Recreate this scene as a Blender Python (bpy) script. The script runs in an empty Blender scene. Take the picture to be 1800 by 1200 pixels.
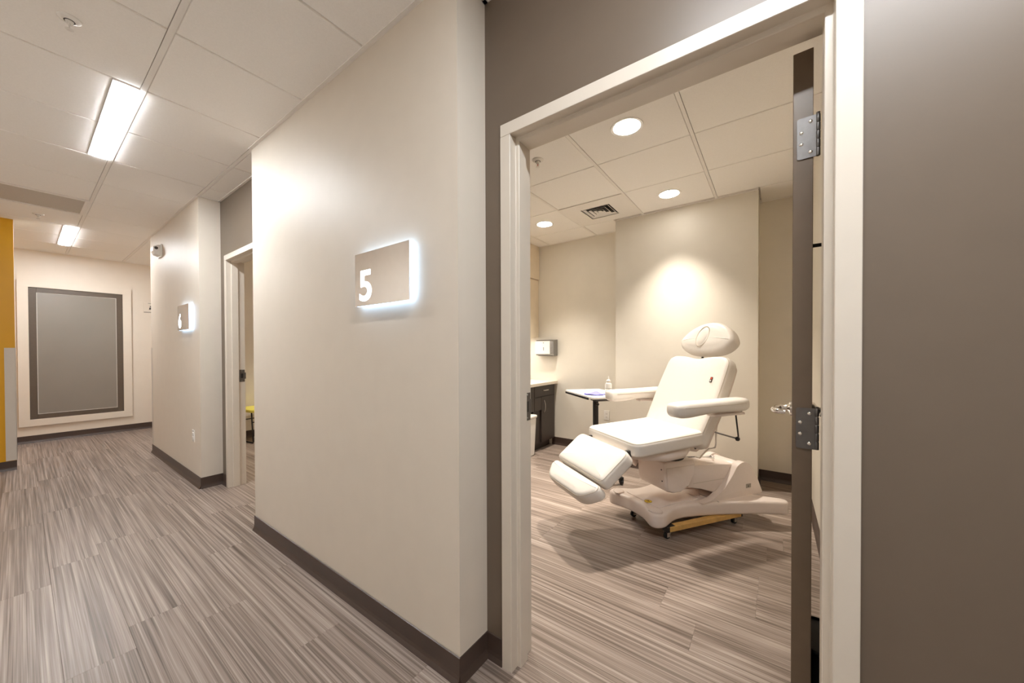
import bpy, bmesh, math, random
from mathutils import Vector, Matrix
random.seed(7)
PI = math.pi
sc = bpy.context.scene
COL = sc.collection

# ------------------------------------------------------------------ camera, world, exposure
CAM_H = 1.283
FPX, YAW, PITCH, ROLL, CY = 630.06, math.radians(36.07), math.radians(-0.56), math.radians(-0.20), 621.1
fw = Vector((-math.sin(YAW)*math.cos(PITCH), math.cos(YAW)*math.cos(PITCH), math.sin(PITCH)))
rt = Vector((math.cos(YAW), math.sin(YAW), 0)); up = rt.cross(fw)
r2 = rt*math.cos(ROLL) + up*math.sin(ROLL); u2 = -rt*math.sin(ROLL) + up*math.cos(ROLL)
cd = bpy.data.cameras.new('camera'); cam = bpy.data.objects.new('camera', cd); COL.objects.link(cam)
Mc = Matrix((r2, u2, -fw)).transposed().to_4x4(); Mc.translation = (0, 0, CAM_H)
cam.matrix_world = Mc
cd.sensor_width = 36; cd.lens = FPX/1800*36; cd.shift_y = (CY-600)/1800; cd.clip_start = 0.02
sc.camera = cam
w = bpy.data.worlds.new('world'); sc.world = w; w.use_nodes = True
w.node_tree.nodes['Background'].inputs[0].default_value = (0.9, 0.95, 1, 1)
w.node_tree.nodes['Background'].inputs[1].default_value = 0.2
sc.view_settings.view_transform = 'Standard'; sc.view_settings.look = 'None'
sc.view_settings.gamma = 1; sc.view_settings.use_curve_mapping = False
sc.view_settings.exposure = 0.42
sc.cycles.max_bounces = 16; sc.cycles.diffuse_bounces = 14; sc.cycles.glossy_bounces = 6
sc.cycles.caustics_reflective = False; sc.cycles.caustics_refractive = False
sc.cycles.sample_clamp_indirect = 6
L_COR, L_DOWN, P_DOWN = 104.0, 22.0, 186.0        # radiance of the corridor strips and downlight lenses, watts of each downlight
CEIL = 2.715

# ------------------------------------------------------------------ materials
def mat(name, col, rough=0.5, metal=0.0, var=0.05, scale=40, bump=0.0, spec=0.5, emit=None, es=0, coat=0):
    m = bpy.data.materials.new(name); m.use_nodes = True; nt = m.node_tree; b = nt.nodes['Principled BSDF']
    b.inputs['Roughness'].default_value = rough; b.inputs['Metallic'].default_value = metal
    b.inputs['Specular IOR Level'].default_value = spec
    b.inputs['Coat Weight'].default_value = coat
    tc = nt.nodes.new('ShaderNodeTexCoord'); n = nt.nodes.new('ShaderNodeTexNoise')
    n.inputs['Scale'].default_value = scale; n.inputs['Detail'].default_value = 3
    nt.links.new(tc.outputs['Object'], n.inputs['Vector'])
    r = nt.nodes.new('ShaderNodeValToRGB')
    r.color_ramp.elements[0].position = .3; r.color_ramp.elements[1].position = .7
    r.color_ramp.elements[0].color = tuple(c*(1-var) for c in col)+(1,)
    r.color_ramp.elements[1].color = tuple(min(1, c*(1+var)) for c in col)+(1,)
    nt.links.new(n.outputs['Fac'], r.inputs['Fac']); nt.links.new(r.outputs['Color'], b.inputs['Base Color'])
    if bump:
        bp = nt.nodes.new('ShaderNodeBump'); bp.inputs['Strength'].default_value = bump; bp.inputs['Distance'].default_value = .002
        nt.links.new(n.outputs['Fac'], bp.inputs['Height']); nt.links.new(bp.outputs['Normal'], b.inputs['Normal'])
    if emit:
        b.inputs['Emission Color'].default_value = emit+(1,); b.inputs['Emission Strength'].default_value = es
    return m

def s2l(r, g, b): return tuple(((c/255+.055)/1.055)**2.4 if c > 10 else c/255/12.92 for c in (r, g, b))

def plank_mat():
    m = bpy.data.materials.new('striated_vinyl_plank'); m.use_nodes = True; nt = m.node_tree; N = nt.nodes; Lk = nt.links.new
    b = N['Principled BSDF']; tc = N.new('ShaderNodeTexCoord'); oi = N.new('ShaderNodeObjectInfo')
    off = N.new('ShaderNodeVectorMath'); off.operation = 'SCALE'; off.inputs[0].default_value = (37, 91, 13)
    Lk(oi.outputs['Random'], off.inputs['Scale'])
    add = N.new('ShaderNodeVectorMath'); Lk(tc.outputs['Object'], add.inputs[0]); Lk(off.outputs[0], add.inputs[1])
    def streak(sx, sy, det, dist=0.0):
        mp = N.new('ShaderNodeMapping'); mp.inputs['Scale'].default_value = (sx, sy, 1); Lk(add.outputs[0], mp.inputs['Vector'])
        n = N.new('ShaderNodeTexNoise'); n.inputs['Scale'].default_value = 1; n.inputs['Detail'].default_value = det
        n.inputs['Distortion'].default_value = dist
        Lk(mp.outputs[0], n.inputs['Vector']); return n
    a = streak(.8, 75, 4, .10); c = streak(1.8, 240, 4); d = streak(.5, 10, 2)
    def math_(op, x, y):
        q = N.new('ShaderNodeMath'); q.operation = op
        for i, v in enumerate((x, y)):
            if isinstance(v, (int, float)): q.inputs[i].default_value = v
            else: Lk(v, q.inputs[i])
        return q.outputs[0]
    f = math_('ADD', math_('MULTIPLY', a.outputs['Fac'], .52), math_('ADD', math_('MULTIPLY', c.outputs['Fac'], .34), math_('MULTIPLY', d.outputs['Fac'], .14)))
    f = math_('ADD', f, math_('MULTIPLY', math_('SUBTRACT', oi.outputs['Random'], .5), .02))
    r = N.new('ShaderNodeValToRGB'); e = r.color_ramp.elements
    e[0].position = .33; e[0].color = s2l(80, 67, 59)+(1,)
    e[1].position = .66; e[1].color = s2l(186, 173, 163)+(1,)
    x = e.new(.44); x.color = s2l(121, 107, 97)+(1,)
    x = e.new(.52); x.color = s2l(149, 134, 124)+(1,)
    Lk(f, r.inputs['Fac']); Lk(r.outputs['Color'], b.inputs['Base Color'])
    b.inputs['Roughness'].default_value = .36; b.inputs['Specular IOR Level'].default_value = .45
    bp = N.new('ShaderNodeBump'); bp.inputs['Strength'].default_value = .25; bp.inputs['Distance'].default_value = .0012
    Lk(c.outputs['Fac'], bp.inputs['Height']); Lk(bp.outputs['Normal'], b.inputs['Normal'])
    return m

M = dict(
    wall=mat('greige_satin_paint', s2l(218, 209, 196), .46, var=.012, scale=9, bump=.03, spec=.2),
    roomwall=mat('warm_greige_paint', s2l(231, 226, 215), .45, var=.012, scale=9, bump=.04),
    cream=mat('cream_paint', s2l(239, 233, 223), .45, var=.012, scale=9, bump=.04),
    dark=mat('taupe_satin_paint', s2l(108, 95, 82), .38, var=.02, scale=12, bump=.05, spec=.5),
    endwall=mat('pale_cream_paint', s2l(224, 214, 200), .45, var=.012, scale=9, bump=.04, spec=.3),
    yellow=mat('mustard_paint', s2l(212, 158, 18), .4, var=.015, scale=9, bump=.04),
    base=mat('dark_brown_vinyl_cove_base', s2l(72, 58, 51), .38, var=.05, scale=20),
    frame=mat('ivory_enamel_steel', s2l(212, 203, 190), .35, var=.012, scale=14, bump=.03),
    door=mat('dark_taupe_door', s2l(97, 81, 65), .38, var=.05, scale=18),
    tile=mat('mineral_fibre_tile', s2l(246, 244, 241), .85, var=.02, scale=160, bump=.12),
    tee=mat('white_enamel_grid', s2l(238, 235, 231), .45, var=.01),
    white=mat('white_plastic', s2l(232, 229, 224), .35, var=.01),
    gwhite=mat('white_enamel', s2l(240, 238, 234), .25, var=.01),
    vinyl=mat('white_upholstery_vinyl', s2l(224, 218, 211), .42, var=.012, scale=60, bump=.06),
    shell=mat('pearl_white_abs_plastic', s2l(226, 214, 206), .32, var=.01),
    seam=mat('ivory_piping', s2l(190, 178, 162), .5, var=.02),
    black=mat('black_plastic', s2l(24, 22, 23), .4, var=.08),
    rubber=mat('black_rubber', s2l(18, 17, 18), .6, var=.08),
    steel=mat('brushed_steel', s2l(150, 148, 146), .32, 1, var=.06, scale=90),
    hinge=mat('dull_nickel', s2l(112, 109, 107), .48, 1, var=.06, scale=70),
    chrome=mat('polished_chrome', s2l(225, 222, 218), .12, 1, var=.02),
    mirror=mat('satin_aluminium_face', s2l(242, 238, 234), .16, 1, var=.015),
    walnut=mat('espresso_laminate', s2l(58, 49, 45), .4, var=.10, scale=16),
    upper=mat('pale_maple_laminate', s2l(226, 212, 188), .42, var=.03, scale=10),
    counter=mat('ivory_quartz', s2l(226, 217, 203), .3, var=.06, scale=120),
    wood=mat('pale_pine', s2l(206, 166, 98), .6, var=.12, scale=25),
    ysticker=mat('yellow_sticker', s2l(236, 200, 10), .4, var=.02),
    ychair=mat('pale_yellow_seat', s2l(244, 236, 110), .45, var=.02),
    blue=mat('periwinkle_nitrile', s2l(140, 140, 232), .5, var=.06),
    glass=mat('smoked_frosted_glass', s2l(140, 133, 124), .22, var=.02, scale=3),
    sash=mat('bronze_frame', s2l(92, 80, 68), .4, var=.04),
    grille=mat('grey_perforated_metal', s2l(196, 190, 182), .6, var=.05, scale=200),
    dgrey=mat('dark_grey', s2l(52, 49, 47), .5, var=.05),
    lcd=mat('grey_panel', s2l(150, 142, 130), .4, var=.04),
    red=mat('red_print', s2l(190, 60, 30), .5, var=.04),
    guard=mat('grey_vinyl_guard', s2l(205, 199, 190), .4, var=.01),
    cor_led=mat('strip_diffuser_lit', (1, 1, 1), .5, emit=(.94, .97, 1), es=L_COR),
    down_led=mat('downlight_lens_lit', (1, 1, 1), .5, emit=(1, .93, .83), es=L_DOWN),
    halo=mat('acrylic_edge_lit', (1, 1, 1), .5, emit=(.38, .64, 1), es=2.9),
    digit=mat('acrylic_numeral_lit', (1, 1, 1), .5, emit=(.93, .97, 1), es=2.2),
)
M['plank'] = plank_mat()

# ------------------------------------------------------------------ mesh helpers
def obj(name, bm, m, parent=None, smooth=False, label=None):
    me = bpy.data.meshes.new(name)
    bmesh.ops.recalc_face_normals(bm, faces=bm.faces)
    bm.to_mesh(me); bm.free()
    if smooth:
        for p in me.polygons: p.use_smooth = True
    if smooth == 'auto':
        me.set_sharp_from_angle(angle=math.radians(40))
    me.materials.append(m if not isinstance(m, str) else M[m])
    o = bpy.data.objects.new(name, me); COL.objects.link(o)
    if parent: o.parent = parent
    if label: o['label'] = label
    return o
def thing(name, label, cat, loc=(0, 0, 0), rz=0, group=None):
    o = bpy.data.objects.new(name, None); COL.objects.link(o); o.empty_display_size = .05
    o.location = loc; o.rotation_euler = (0, 0, rz); o['label'] = label; o['category'] = cat
    if group: o['group'] = group
    return o
def tag(o, label, cat, group=None):
    o['label'] = label; o['category'] = cat
    if group: o['group'] = group
    return o
def struct(name, bm, m, label=None, smooth=False):
    o = obj(name, bm, m, smooth=smooth); o['kind'] = 'structure'
    if label: o['label'] = label
    return o
def sroot(name, label):
    o = bpy.data.objects.new(name, None); COL.objects.link(o); o['kind'] = 'structure'; o['label'] = label; o.empty_display_size = .05
    return o
def copy_tree(o, parent=None):
    c = o.copy(); COL.objects.link(c)
    if parent: c.parent = parent
    for ch in list(o.children): copy_tree(ch, c)
    return c

def box(x0, x1, y0, y1, z0, z1, bev=0, bm=None, seg=1):
    b = bmesh.new()
    v = [b.verts.new((x, y, z)) for x in (x0, x1) for y in (y0, y1) for z in (z0, z1)]
    for f in ((0, 1, 3, 2), (4, 6, 7, 5), (0, 4, 5, 1), (2, 3, 7, 6), (0, 2, 6, 4), (1, 5, 7, 3)):
        b.faces.new([v[i] for i in f])
    if bev: bmesh.ops.bevel(b, geom=b.edges[:], offset=bev, segments=seg, affect='EDGES', profile=.5)
    return merge(bm, b)
def merge(bm, b, mtx=None):
    if mtx is not None: bmesh.ops.transform(b, matrix=mtx, verts=b.verts)
    if bm is None: return b
    vm = {}
    for v in b.verts: vm[v] = bm.verts.new(v.co)
    for f in b.faces:
        try: bm.faces.new([vm[v] for v in f.verts])
        except ValueError: pass
    b.free(); return bm
def prism(pts, a, b_, axis='x', bev=0, seg=2, bm=None):
    """extrude polygon pts (p,q) from a to b_ along axis: x->(axis,p,q), y->(p,axis,q), z->(p,q,axis)"""
    b = bmesh.new()
    def mk(p, q, t): return {'x': (t, p, q), 'y': (p, t, q), 'z': (p, q, t)}[axis]
    A = [b.verts.new(mk(p, q, a)) for p, q in pts]; B = [b.verts.new(mk(p, q, b_)) for p, q in pts]
    b.faces.new(A); b.faces.new(B[::-1]); n = len(pts)
    for i in range(n): b.faces.new((A[i], B[i], B[(i+1) % n], A[(i+1) % n]))
    bmesh.ops.recalc_face_normals(b, faces=b.faces)
    if bev:
        es = [e for e in b.edges if e.calc_face_angle(0) > .6]
        bmesh.ops.bevel(b, geom=es, offset=bev, segments=seg, affect='EDGES', profile=.5, clamp_overlap=True)
    return merge(bm, b)
def roundpoly(pts, rad, n=6):
    out = []; N = len(pts)
    for i in range(N):
        p = Vector(pts[i]).to_2d(); a = Vector(pts[i-1]).to_2d(); c = Vector(pts[(i+1) % N]).to_2d()
        r = rad[i] if isinstance(rad, (list, tuple)) else rad
        d1 = (a-p); d2 = (c-p); l1, l2 = d1.length, d2.length; d1.normalize(); d2.normalize()
        t = min(r, l1*.49, l2*.49)
        if t < 1e-5: out.append((p.x, p.y)); continue
        s, e = p+d1*t, p+d2*t
        for k in range(n+1):
            u = k/n; q = s*(1-u)**2 + p*2*u*(1-u) + e*u*u
            out.append((q.x, q.y))
    return out
def resample(pts, step):
    out = []; N = len(pts)
    for i in range(N):
        a = Vector(pts[i]); b = Vector(pts[(i+1) % N]); k = max(1, int((b-a).length/step))
        for j in range(k): q = a.lerp(b, j/k); out.append((q.x, q.y))
    return out
def inset(pts, d):
    n = len(pts); out = []
    area = sum(pts[i][0]*pts[(i+1) % n][1]-pts[(i+1) % n][0]*pts[i][1] for i in range(n))
    sg = 1 if area > 0 else -1
    for i in range(n):
        a = Vector(pts[i-1]); b = Vector(pts[(i+1) % n]); t = (b-a)
        if t.length < 1e-9: out.append(pts[i]); continue
        t.normalize(); out.append((pts[i][0]-t.y*d*sg, pts[i][1]+t.x*d*sg))
    return out
def pad(pts, thick, r, puff=0.0, mtx=None, step=.03, rb=None, puffn=8, bm=None, cfun=None):
    """cushion: outline in (a,b), rounded edges, top at c=thick (+puff)"""
    b = bmesh.new(); pts = resample(pts, step); n = len(pts); rb = r if rb is None else rb
    rings = []; K = 5
    for k in range(K+1):
        th = k/K*PI/2; rings.append((inset(pts, rb*(1-math.sin(th))), rb*(1-math.cos(th))))
    for k in range(K+1):
        th = k/K*PI/2; rings.append((inset(pts, r*(1-math.cos(th))), thick-r*(1-math.sin(th))))
    V = [[b.verts.new((p[0], p[1], c)) for p in ring] for ring, c in rings]
    cx = sum(p[0] for p in pts)/n; cyy = sum(p[1] for p in pts)/n
    if puff:
        top = rings[-1][0]
        for k in range(1, puffn):
            s = 1-k/puffn
            V.append([b.verts.new((cx+(p[0]-cx)*s, cyy+(p[1]-cyy)*s, thick+puff*(1-s**4))) for p in top])
    for A, B in zip(V, V[1:]):
        for i in range(n): b.faces.new((A[i], A[(i+1) % n], B[(i+1) % n], B[i]))
    b.faces.new(V[0][::-1])
    if puff:
        c = b.verts.new((cx, cyy, thick+puff)); L = V[-1]
        for i in range(n): b.faces.new((L[i], L[(i+1) % n], c))
    else: b.faces.new(V[-1])
    bmesh.ops.triangulate(b, faces=[f for f in b.faces if len(f.verts) > 4], ngon_method='EAR_CLIP')
    if cfun:
        for v in b.verts: v.co = cfun(v.co)
    return merge(bm, b, mtx) if bm else (bmesh.ops.transform(b, matrix=mtx, verts=b.verts) if mtx is not None else None, b)[1]
def tube(path, r, n=10, bm=None, closed=False):
    b = bmesh.new(); P = [Vector(p) for p in path]; rings = []; m = len(P); ref = None
    for i, p in enumerate(P):
        if closed: t = P[(i+1) % m]-P[i-1]
        else: t = P[min(i+1, m-1)]-P[max(i-1, 0)]
        t.normalize()
        if ref is None: ref = Vector((0, 0, 1)) if abs(t.z) < .9 else Vector((1, 0, 0))
        a = t.cross(ref)
        if a.length < 1e-4: a = t.cross(Vector((1, .3, 0)))
        a.normalize(); c = a.cross(t); ref = c
        rr = r[i] if isinstance(r, (list, tuple)) else r
        rings.append([b.verts.new(p+a*rr*math.cos(2*PI*k/n)+c*rr*math.sin(2*PI*k/n)) for k in range(n)])
    for A, B in (list(zip(rings, rings[1:]))+([(rings[-1], rings[0])] if closed else [])):
        for k in range(n): b.faces.new((A[k], A[(k+1) % n], B[(k+1) % n], B[k]))
    if not closed: b.faces.new(rings[0][::-1]); b.faces.new(rings[-1])
    return merge(bm, b)
def lathe(prof, n=24, mtx=None, bm=None):
    b = bmesh.new(); rings = []
    for r, z in prof:
        if r < 1e-6: rings.append([b.verts.new((0, 0, z))])
        else: rings.append([b.verts.new((r*math.cos(2*PI*k/n), r*math.sin(2*PI*k/n), z)) for k in range(n)])
    for A, B in zip(rings, rings[1:]):
        for k in range(n):
            a = [A[k % len(A)], A[(k+1) % n % len(A)] if len(A) > 1 else None, B[(k+1) % n % len(B)] if len(B) > 1 else None, B[k % len(B)]]
            q = [v for v in a if v]
            if len(q) >= 3: b.faces.new(q)
    if len(rings[0]) > 1: b.faces.new(rings[0][::-1])
    if len(rings[-1]) > 1: b.faces.new(rings[-1])
    return merge(bm, b, mtx) if (bm or mtx is not None) else b
def loft(secs, n=24, bm=None):
    """secs: (centre xyz, half-width along x, half-height along z, exponent) stacked along y"""
    b = bmesh.new(); R = []
    for c, hw, hh, ex in secs:
        ring = []
        for k in range(n):
            t = 2*PI*k/n; ct, st = math.cos(t), math.sin(t)
            ring.append(b.verts.new((c[0]+hw*math.copysign(abs(ct)**(2/ex), ct), c[1], c[2]+hh*math.copysign(abs(st)**(2/ex), st))))
        R.append(ring)
    for A, B in zip(R, R[1:]):
        for k in range(n): b.faces.new((A[k], A[(k+1) % n], B[(k+1) % n], B[k]))
    b.faces.new(R[0][::-1]); b.faces.new(R[-1])
    return merge(bm, b)
def chaikin(p):
    out = []
    for i in range(len(p)):
        a, c = Vector(p[i]), Vector(p[(i+1) % len(p)])
        out += [tuple(a.lerp(c, .25)), tuple(a.lerp(c, .75))]
    return out
def frame_mtx(o, a, b_):
    a = Vector(a).normalized(); b_ = Vector(b_).normalized(); c = a.cross(b_)
    m = Matrix((a, b_, c)).transposed().to_4x4(); m.translation = o; return m
def T(x, y, z): return Matrix.Translation((x, y, z))
def RX(a): return Matrix.Rotation(a, 4, 'X')
def RY(a): return Matrix.Rotation(a, 4, 'Y')

# ------------------------------------------------------------------ key dimensions (metres; camera stands at x=0,y=0)
WY = .985              # corridor wall face
AY = 1.148             # alcove wall face (doors stand in it)
RY0 = 1.276            # room side of the door wall
XA0, XA1 = -3.005, -.970     # pier between the two doors
XB0, XB1 = -6.38, -4.305     # pier beyond door 6
XEND, YOPP, XBACK = 2.6, -1.05, -8.43
R5 = (-2.97, .250, RY0, 4.28)     # treatment room 5
BUMP = (-1.42, -.11, 3.920)       # projecting wall
R6 = (-6.30, -3.09, RY0, 4.28)

# ------------------------------------------------------------------ floor of individual planks
floor = struct('floor', box(-8.7, 2.9, -1.5, 4.6, -.12, -.008), 'dgrey', 'floor of grey-brown striated vinyl planks')
PL, PW = 1.22, .196
def plank_mesh():
    b = box(-PL/2+.0002, PL/2-.0002, -PW/2+.0002, PW/2-.0002, -.010, 0)
    top = [e for e in b.edges if all(abs(v.co.z) < 1e-6 for v in e.verts)]
    bmesh.ops.bevel(b, geom=top, offset=.0006, segments=1, affect='EDGES')
    me = bpy.data.meshes.new('plank'); b.to_mesh(me); b.free(); me.materials.append(M['plank']); return me
pm = plank_mesh()
row_off = {}
def planks(x0, x1, y0, y1):
    k = math.floor((y0-.089)/PW)
    while .089+k*PW < y1-.004:
        ya = max(y0, .089+k*PW); yb = min(y1, .089+(k+1)*PW)
        off = row_off.setdefault(k, random.random()*PL)
        if k == 0: off = row_off[k] = (-2.225) % PL
        if k == 1: off = row_off[k] = (-2.42) % PL
        if k == 2: off = row_off[k] = (-2.20) % PL
        if k == 3: off = row_off[k] = (-1.65) % PL
        if k == 11: off = row_off[k] = (-.06) % PL
        if k == 8: off = row_off[k] = (-.287) % PL
        i = math.floor((x0-off)/PL)
        while off+i*PL < x1-.004:
            a = max(x0, off+i*PL); b = min(x1, off+(i+1)*PL)
            if b-a > .006 and yb-ya > .006:
                o = bpy.data.objects.new('plank', pm); COL.objects.link(o); o.parent = floor
                o.location = ((a+b)/2, (ya+yb)/2, 0); o.scale = ((b-a)/PL, (yb-ya)/PW, 1)
            i += 1
        k += 1
planks(XBACK, 1.6, YOPP, AY+.05)
planks(R5[0], R5[1], AY+.05, R5[3])
planks(R6[0], R6[1], AY+.05, 3.6)
planks(XBACK, XB0-.01, AY+.05, 2.2)

# ------------------------------------------------------------------ walls
def wall(name, segs, m, label):
    bm = bmesh.new()
    for s in segs: box(*s, bm=bm)
    return struct(name, bm, m, label)
H = CEIL+.05
# door opening limits
D5 = (-.882, .165); D6 = (-4.168, -3.121); DH = 2.176
wall('wall_pier_front', [(XA0, XA1, WY, RY0, 0, H)], 'wall', 'greige wall pier carrying the sign 5')
wall('wall_pier_far', [(XB0, XB1, WY, RY0, 0, H)], 'wall', 'greige wall pier carrying the sign 6')
wall('wall_alcove_front', [(XA1, D5[0]+.02, AY, RY0-.006, 0, H), (D5[1]-.02, XEND, AY, RY0-.006, 0, H), (D5[0]+.02, D5[1]-.02, AY, RY0-.006, DH-.02, H)],
     'dark', 'dark taupe wall around the open door of room 5')
wall('wall_alcove_far', [(XB1, D6[0]+.02, AY, RY0-.006, 0, H), (D6[1]-.02, XA0, AY, RY0-.006, 0, H), (D6[0]+.02, D6[1]-.02, AY, RY0-.006, DH-.02, H)],
     'dark', 'dark taupe wall around the doorway of room 6')
wall('wall_corridor_end', [(XBACK-.15, XBACK, YOPP-.15, 2.35, 0, H)], 'endwall', 'cream wall with the window at the end of the corridor')
wall('wall_side_stub', [(-6.80, -6.70, YOPP, -.03, 0, H)], 'endwall', 'cream wall end beside the yellow wall')
wall('wall_side_yellow', [(XBACK, -6.80, YOPP-.12, YOPP, 0, H)], 'yellow', 'mustard yellow wall of the side hall beyond the wall end')
wall('wall_yellow', [(-6.70, -6.665, YOPP, -.03, 0, H)], 'yellow', 'mustard yellow wall at the left edge')
wall('wall_opposite', [(-6.665, XEND, YOPP-.12, YOPP, 0, H)], 'cream', 'cream wall of the corridor across from the doors')
wall('wall_behind', [(XEND, XEND+.12, YOPP, AY, 0, H)], 'cream', 'cream wall at the near end of the corridor')
wall('wall_side_hall', [(XBACK, XB0, 2.2, 2.35, 0, H), (XB0-.0, R6[0], RY0, 3.75, 0, H)], 'cream', 'cream wall of the side hall')
# room 5
wall('wall_room_back', [(R5[0]-.1, R5[1]+.1, R5[3], R5[3]+.12, 0, H), (BUMP[0], BUMP[1], BUMP[2], R5[3], 0, H)], 'roomwall', 'greige back wall of room 5 with a projecting bay')
wall('wall_room_right', [(R5[1], R5[1]+.12, RY0, R5[3], 0, H)], 'roomwall', 'greige right wall of room 5 behind the door')
wall('wall_room_left', [(R5[0]-.06, R5[0], RY0, R5[3], 0, H)], 'roomwall', 'greige left wall of room 5')
wall('wall_room_front', [(R5[0], D5[0]-.01, RY0-.005, RY0, 0, H), (D5[1]+.01, R5[1], RY0-.005, RY0, 0, H), (D5[0]-.01, D5[1]+.01, RY0-.005, RY0, DH, H)],
     'roomwall', 'greige front wall of room 5 inside the door')
# room 6
wall('wall_far_room', [(R6[1], R6[1]+.06, RY0, 3.75, 0, H), (R6[0], R6[1], 3.6, 3.75, 0, H)], 'roomwall', 'greige walls of room 6')

# cove baseboards
def coveprof(): return [(0, 0), (.016, 0), (.0135, .006), (.007, .018), (.0035, .032), (.003, .100), (0, .1015)]
def baseboard(name, runs, label):
    """runs: (x0,y0,x1,y1) with the room on the left-hand side of the direction"""
    root = sroot(name, label)
    for x0, y0, x1, y1 in runs:
        d = Vector((x1-x0, y1-y0, 0)); L = d.length; d.normalize(); nrm = Vector((-d.y, d.x, 0))
        b = bmesh.new(); pr = coveprof()
        A = [b.verts.new(Vector((x0, y0, 0))+nrm*p+Vector((0, 0, q+.0005))) for p, q in pr]
        B = [b.verts.new(Vector((x1, y1, 0))+nrm*p+Vector((0, 0, q+.0005))) for p, q in pr]
        n = len(pr)
        for i in range(n): b.faces.new((A[i], A[(i+1) % n], B[(i+1) % n], B[i]))
        b.faces.new(A); b.faces.new(B[::-1])
        obj('base_strip', b, 'base', root)
    return root
e = .003
baseboard('baseboard_pier_front', [(XA1+e, WY-e, XA0-e, WY-e), (XA1, AY-.0, XA1, WY-e)], 'dark brown cove base along the pier with sign 5')
baseboard('baseboard_alcove_front', [(D5[0], AY, XA1, AY), (XEND, AY, D5[1], AY)], 'dark brown cove base in the near alcove')
baseboard('baseboard_pier_far', [(XB1+e, WY-e, XB0-e, WY-e), (XB1, AY, XB1, WY-e), (XB0, WY-e, XB0, RY0)], 'dark brown cove base along the pier with sign 6')
baseboard('baseboard_alcove_far', [(D6[0], AY, XB1, AY), (XA0, WY, XA0, AY)], 'dark brown cove base in the far alcove')
baseboard('baseboard_corridor_end', [(XBACK, 2.2, XBACK, YOPP)], 'dark brown cove base under the corridor window')
baseboard('baseboard_yellow', [(-6.665, -.03, -6.665, YOPP)], 'dark brown cove base under the yellow wall')
baseboard('baseboard_room_back', [(BUMP[0], R5[3], -2.44, R5[3]), (BUMP[0], BUMP[2], BUMP[0], R5[3]), (BUMP[1], BUMP[2], BUMP[0], BUMP[2]), (BUMP[1], R5[3], BUMP[1], BUMP[2]), (R5[1], R5[3], BUMP[1], R5[3])], 'dark brown cove base along the back of room 5')
baseboard('baseboard_room_right', [(R5[1], RY0, R5[1], R5[3])], 'dark brown cove base along the right of room 5')
baseboard('baseboard_far_room', [(R6[0], 3.6, R6[0], RY0), (R6[1], 3.6, R6[0], 3.6)], 'dark brown cove base in room 6')

# ------------------------------------------------------------------ ceiling: slab, tiles, grid
ceiling = struct('ceiling', box(XBACK-.2, XEND+.2, YOPP-.2, 4.45, CEIL+.024, CEIL+.09), 'tee', 'suspended ceiling of white lay-in tiles')
TW = .012
def tile(x0, x1, y0, y1, gx=.0048, gy=.0135):
    if x1-x0 < .03 or y1-y0 < .03: return
    obj('ceiling_tile', box(x0+gx, x1-gx, y0+gy, y1-gy, CEIL+.001, CEIL+.014, .0025), 'tile', ceiling)
def tee(x0, x1, y0, y1, nm='tee_bar'):
    z0 = CEIL+.0125 if nm == 'cross_tee' else CEIL
    obj(nm, box(x0, x1, y0, y1, z0, CEIL+.023), 'tee', ceiling)
XT = [-2.185-.6152*k for k in range(-8, 11)]; XT = sorted([x for x in XT if XBACK+.03 < x < XEND-.03])
XC = [XBACK]+XT+[XEND]
YM = [YOPP, -.815, -.20, .415, WY]
light_cells = [(-4.031, -2.80), (-7.722, -6.491), (-.340, .891)]
def near(a, b): return abs(a-b) < .02
for i in range(len(XC)-1):
    a, b = XC[i], XC[i+1]; mid = (a+b)/2
    for j in range(4):
        y0, y1 = YM[j], YM[j+1]
        if j == 2 and any(l0 < mid < l1 for l0, l1 in light_cells): y1 = .314
        if j == 2 and near(mid, -5.568): continue            # return air grille sits here
        tile(a, b, y0, y1)
    if b <= XB0+.3 and mid < XB0: tile(a, min(b, XB0), WY, 2.2)
for x in XT:
    ya = YOPP
    mids = [(l0+l1)/2 for l0, l1 in light_cells]
    if any(near(x, m) for m in mids): tee(x-TW, x+TW, ya, .30, 'cross_tee')
    else: tee(x-TW, x+TW, ya, .415-TW, 'cross_tee')
    tee(x-TW, x+TW, .415+TW, WY, 'cross_tee')
    if x < XB0: tee(x-TW, x+TW, WY, 2.2, 'cross_tee')
tee(XBACK, XEND, .4035, .4265, 'main_tee')
for y in (-.20, -.815): tee(XBACK, XEND, y-.0105, y+.0105, 'main_tee')
for x0, x1 in ((XB1, XA0), (XA1, XEND), (XBACK, XB0)): tee(x0, x1, WY-.011, WY+.010, 'main_tee')
for l0, l1 in light_cells: tee(l0, l1, .290, .302, 'cross_tee')
# alcove strips of tile
for x0, x1 in ((XB1, XA0), (XA1, XEND)):
    xs = [x0]+[x for x in XT if x0+.02 < x < x1-.02]+[x1]
    for a, b in zip(xs, xs[1:]): tile(a, b, WY, AY)
    for x in xs[1:-1]: tee(x-TW, x+TW, WY+TW, AY, 'cross_tee')
# wall angle mouldings
def angle(x0, x1, y0, y1): obj('wall_angle', box(x0, x1, y0, y1, CEIL-.003, CEIL+.02), 'tee', ceiling)
angle(XA0, XA1, WY-.02, WY); angle(XB0, XB1, WY-.02, WY); angle(XBACK, XBACK+.02, YOPP, 2.2)
angle(XB1, XA0, AY-.018, AY); angle(XA1, XEND, AY-.018, AY); angle(XB1, XB1+.018, WY, AY); angle(XA1, XA1+.018, WY, AY); angle(XA0-.018, XA0, WY, AY)
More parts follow.
